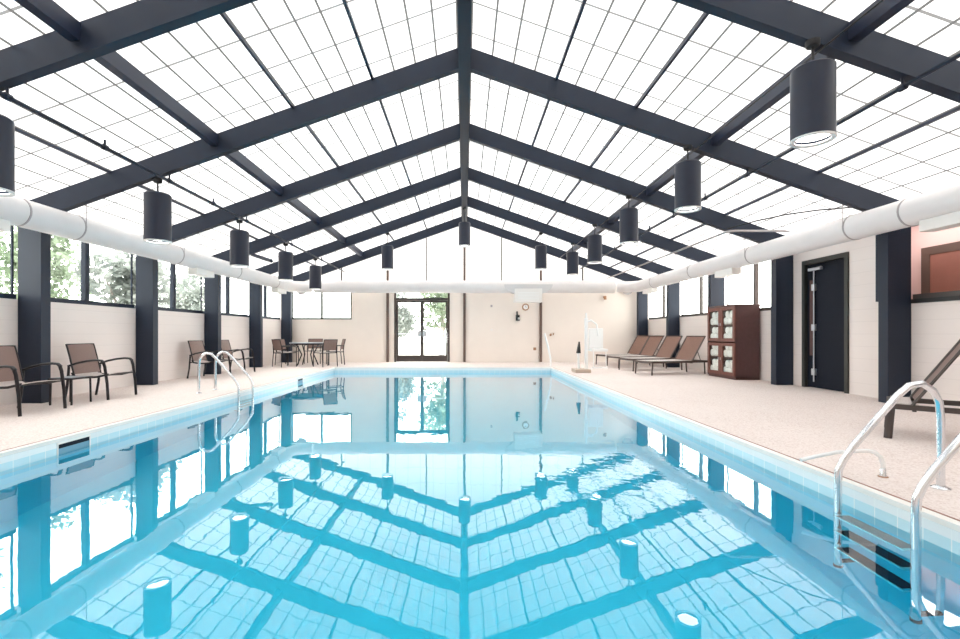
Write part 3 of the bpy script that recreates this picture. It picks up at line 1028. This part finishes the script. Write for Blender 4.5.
# ------------------------------------------------------------------ towel cabinet
TXF, TY0, TY1, TH = 5.86, 10.2, 11.34, 1.65
t = empty('towel_cabinet', (TXF, (TY0 + TY1) / 2, 0), label='tall reddish brown cabinet with glass doors full of white towels by the right wall', cat='cabinet')
W = (TY1 - TY0) / 2
D = .55
m = MB()
m.b2(.03, D, -W, -W + .03, .04, TH - .04)
m.b2(.03, D, W - .03, W, .04, TH - .04)
m.b2(D - .02, D, -W + .03, W - .03, .04, TH - .04)
m.b2(.03, D, -W, W, .0, .07)
m.b2(-.01, D + .01, -W - .02, W + .02, TH - .04, TH, .006)
m.build('carcass', MT['wicker'], t)
m = MB()
for z in (.07, .82): m.b2(.05, D - .02, -W + .03, W - .03, z, z + .03)
for z in (.46, 1.19): m.b2(.05, D - .02, -W + .03, W - .03, z, z + .02)
m.b2(.05, D - .02, -.012, .012, .10, TH - .04)
m.build('shelf', MT['wicker'], t)
shz = [.10, .48, .85, 1.21]
for a, b in ((-W, -.003), (.003, W)):
    for z0, z1 in ((.075, .80), (.83, TH - .045)):
        m = MB()
        m.b2(0, .028, a + .002, a + .085, z0, z1)
        m.b2(0, .028, b - .085, b - .002, z0, z1)
        m.b2(0, .028, a + .085, b - .085, z0, z0 + .075)
        m.b2(0, .028, a + .085, b - .085, z1 - .07, z1)
        d = m.build('door', MT['wicker2'], t)
        MB().b2(.012, .016, a + .085, b - .085, z0 + .075, z1 - .07).build('pane', MT['glass'], d)
        yk = (b - .04) if a < -.1 else (a + .04)
        MB().tube([(-.025, yk, (z0 + z1) / 2 - .03), (-.025, yk, (z0 + z1) / 2 + .03)], .008, 6).build('handle', MT['silver'], d)
# towels: rolled, two by two in every compartment
def towel():
    m = MB()
    R0 = .082
    prof = []
    m.tube([(0, 0, 0), (.005, 0, 0), (.34, 0, 0)], [R0 * .88, R0, R0], 18)
    for k in range(3):
        r = R0 * (.75 - .22 * k)
        m.tube([(-.006, 0, 0), (0, 0, 0)], [r * .9, r], 16)
    return m
tw = None
pos_name = ['bottom', 'second lowest', 'second highest', 'top']
for ci, cy in enumerate((-.285, .285)):
    for si, sz in enumerate(shz):
        for j, (dy, dz) in enumerate(((-.165, 0), (0, 0), (.165, 0), (-.085, .148), (.085, .148))):
            if tw is None:
                o = towel().build('rolled_towel', MT['towel'], smooth=True); tw = o
            else:
                o = tw.copy(); C.objects.link(o)
            o.location = (TXF + .045, (TY0 + TY1) / 2 + cy + dy, sz + .084 + dz)
            side = 'nearer' if ci == 0 else 'farther'
            row = ('%s of the lower row' % ('nearest', 'middle', 'farthest')[j]) if j < 3 else ('%s of the upper two' % ('nearer', 'farther')[j - 3])
            tag(o, 'white rolled towel, %s shelf behind the %s glass door, %s' % (pos_name[si], side, row), 'towel', 'rolled towels in the cabinet')

# ------------------------------------------------------------------ pool ladders
def ladder(loc, side, label, m_='chrome', gap=.525):
    # local: +x away from the pool, rails at y = 0 and y = gap; side = +1 right, -1 left
    t = empty('pool_ladder', loc, label=label, cat='pool ladder', group='pool ladders')
    s = side
    for y in (0, gap):
        pts = [(s * .665, y, 0), (s * .665, y, .45), (s * .655, y, .56), (s * .615, y, .635), (s * .545, y, .68), (s * .46, y, .665), (s * .385, y, .60),
               (s * .10, y, .275), (s * .035, y, .185), (s * .005, y, .12), (s * 0, y, .03), (s * 0, y, -1.05)]
        MB().tube(pts, .0215, 16).build('rail', MT[m_], t, smooth=True)
        MB().lathe([(.05, 0), (.05, .008), (.028, .02), (.024, .02)], 24, c=(s * .665, y, 0)).build('deck_flange', MT[m_], t, smooth=True)
        MB().tube([(0, y, -1.05), (0, y, -1.075)], .026, 12).tube([(0, y, -1.0), (s * .13, y, -1.0)], .018, 10).build('bumper', MT['black'], t)
    for z in (-.19, -.47, -.75):
        st = MB().b2(-.05, .05, .02, gap - .02, z - .025, z, .006).build('step', MT[m_], t)
        MB().b2(-.042, .042, .04, gap - .04, z, z + .004).build('tread_pad', MT['steel'], st)
    return t
ladder((2.415, 2.515, 0), 1, 'shiny stainless pool ladder in the right foreground with its steps under water')
ladder((-3.80, 7.90, 0), -1, 'stainless pool ladder on the left pool edge in front of the sling chairs')

# fill spout on the right deck
t = empty('fill_spout', (2.93, 3.29, 0), label='thin white spout bent over the right pool edge behind the ladder', cat='spout')
MB().tube([(0, 0, .05), (0, 0, .09), (-.015, .005, .14), (-.05, .01, .17), (-.10, .015, .18), (-.30, .03, .165), (-.45, .045, .13), (-.54, .05, .105)], .013, 10).build('pipe', MT['spout'], t, smooth=True)
MB().lathe([(.022, 0), (.022, .01), (.018, .02), (.018, .055), (.014, .06)], 16).build('collar', MT['chrome'], t, smooth=True)
MB().lathe([(.03, 0), (.03, .006), (.02, .008)], 16).build('base_plate', MT['gold'], t, smooth=True)

# skimmer openings
def skimmer(y0, y1, label):
    t = empty('pool_skimmer', (PXL, (y0 + y1) / 2, -.1), label=label, cat='skimmer')
    L = (y1 - y0) / 2
    m = MB()
    m.b2(-.0, .006, -L, L, .045, .065); m.b2(-.0, .006, -L, -L + .015, -.12, .045); m.b2(-.0, .006, L - .015, L, -.12, .045)
    m.build('frame', MT['coping'], t)
    MB().b2(-.0, .003, -L + .015, L - .015, -.12, .005).build('weir', MT['weir'], t)
    MB().b2(-.0, .003, -L + .015, L - .015, .005, .045).build('mouth', MT['doorblk'], t)
skimmer(4.46, 4.86, 'dark skimmer opening in the tile band at the near left pool edge')
skimmer(10.9, 11.25, 'small dark skimmer opening in the far left pool wall')
# main wall lights

# ------------------------------------------------------------------ back wall items
def tubeo(name, pts, r, m_, label, cat):
    return tag(MB().tube(pts, r, 12).build(name, MT[m_], smooth=True), label, cat)
t = empty('pool_lift', (3.05, 12.3, 0), label='white pool lift chair with a tall mast on the far right pool deck', cat='pool lift')
MB().b2(-.20, .20, -.25, .25, 0, .09, .015).build('base', MT['beige'], t)
MB().b2(.10, .17, -.05, .05, .085, 1.42, .01).tube([(.135, 0, 1.3), (.135, 0, 1.55)], .025, 12).build('mast', MT['white'], t, smooth=False)
MB().tube([(.135, 0, 1.3), (.25, -.05, 1.36), (.38, -.1, 1.25), (.42, -.1, .95)], .022, 10).build('arm', MT['white'], t, smooth=True)
m = MB(); m.b2(.20, .62, -.30, .12, .55, .62, .02); m.b2(.22, .60, .06, .13, .62, 1.15, .02)
st = m.build('seat', MT['white'], t)
MB().b2(.20, .60, -.34, -.30, .12, .16).tube([(.24, -.30, .55), (.24, -.33, .14)], .012, 6).tube([(.56, -.30, .55), (.56, -.33, .14)], .012, 6).build('footrest', MT['white'], t)
m = MB(); m.prism([(-.12, .50), (-.02, .50), (-.045, .80), (-.06, .80)], -.06, .04); m.build('control_box', MT['black'], t)
MB().tube([(-.06, 0, .08), (-.07, 0, .5)], .03, 10).build('post', MT['white'], t, smooth=True)

tubeo('grab_pole', [(2.62, 14.22, 0), (2.60, 14.2, .25), (2.53, 14.19, .60), (2.46, 14.18, .85), (2.42, 14.18, 1.02)], .028, 'white', 'white curved pole standing at the far pool edge', 'pole')
m = empty('wall_clock', (2.18, YB - .001, 1.96), label='small round clock on the back wall under the duct register', cat='clock')
def disc(r, y0, y1, c=(0, 0), seg=28):
    mm = MB(); mm.tube([(c[0], y0, c[1]), (c[0], y1, c[1])], r, seg); return mm
disc(.125, -.03, 0).build('rim', MT['gold'], m)
disc(.085, -.034, -.03).build('dial', MT['white'], m)
MB().box((0, -.036, .03), (.01, .003, .06)).box((.025, -.036, .0), (.05, .003, .01)).build('hands', MT['black'], m)
t = empty('wall_phone', (1.90, YB, 1.60), label='black wall phone below and left of the clock', cat='telephone')
MB().b2(-.07, .07, -.06, 0, -.13, .08, .015).build('body', MT['black'], t)
MB().tube([(-.03, -.08, -.10), (-.03, -.10, 0), (-.03, -.08, .20)], .03, 8).build('handset', MT['black'], t, smooth=True)
MB().b2(.0, .07, -.064, -.058, -.08, -.01).build('keypad', MT['white'], t)
t = empty('towel_hook', (3.10, YB, .96), label='small brass hook plate on the cream back wall right of the post', cat='hook')
MB().b2(-.16, .16, -.012, 0, -.14, .14, .005).build('plate', MT['wall2'], t)
MB().tube([(-.03, 0, 0), (-.03, -.07, 0), (-.03, -.09, .04)], .035, 10).tube([(.07, 0, .02), (.07, -.06, .02), (.07, -.08, .07)], .018, 8).build('hook', MT['gold'], t, smooth=True)
tag(MB().b2(2.46, 2.56, YB - .02, YB - .0005, .42, .52, .005).build('outlet_cover', MT['gold']), 'small brass outlet cover low on the back wall', 'outlet')
tag(MB().b2(.93, 1.00, YB - .02, YB - .0005, 1.96, 2.04, .005).build('wall_sensor', MT['seam']), 'small grey sensor high on the back wall', 'sensor')
tag(MB().b2(.93, 1.00, YB - .02, YB - .0005, 1.12, 1.18, .005).build('switch_plate', MT['regist']), 'pale switch plate on the back wall below the sensor', 'switch')
tag(MB().tube([(5.0, YB - .0, 2.32), (5.0, YB - .1, 2.32), (5.0, YB - .1, 2.22)], .05, 10).build('wall_spotlight', MT['gold'], smooth=True), 'small brownish spotlight under the duct near the right back corner', 'spotlight')
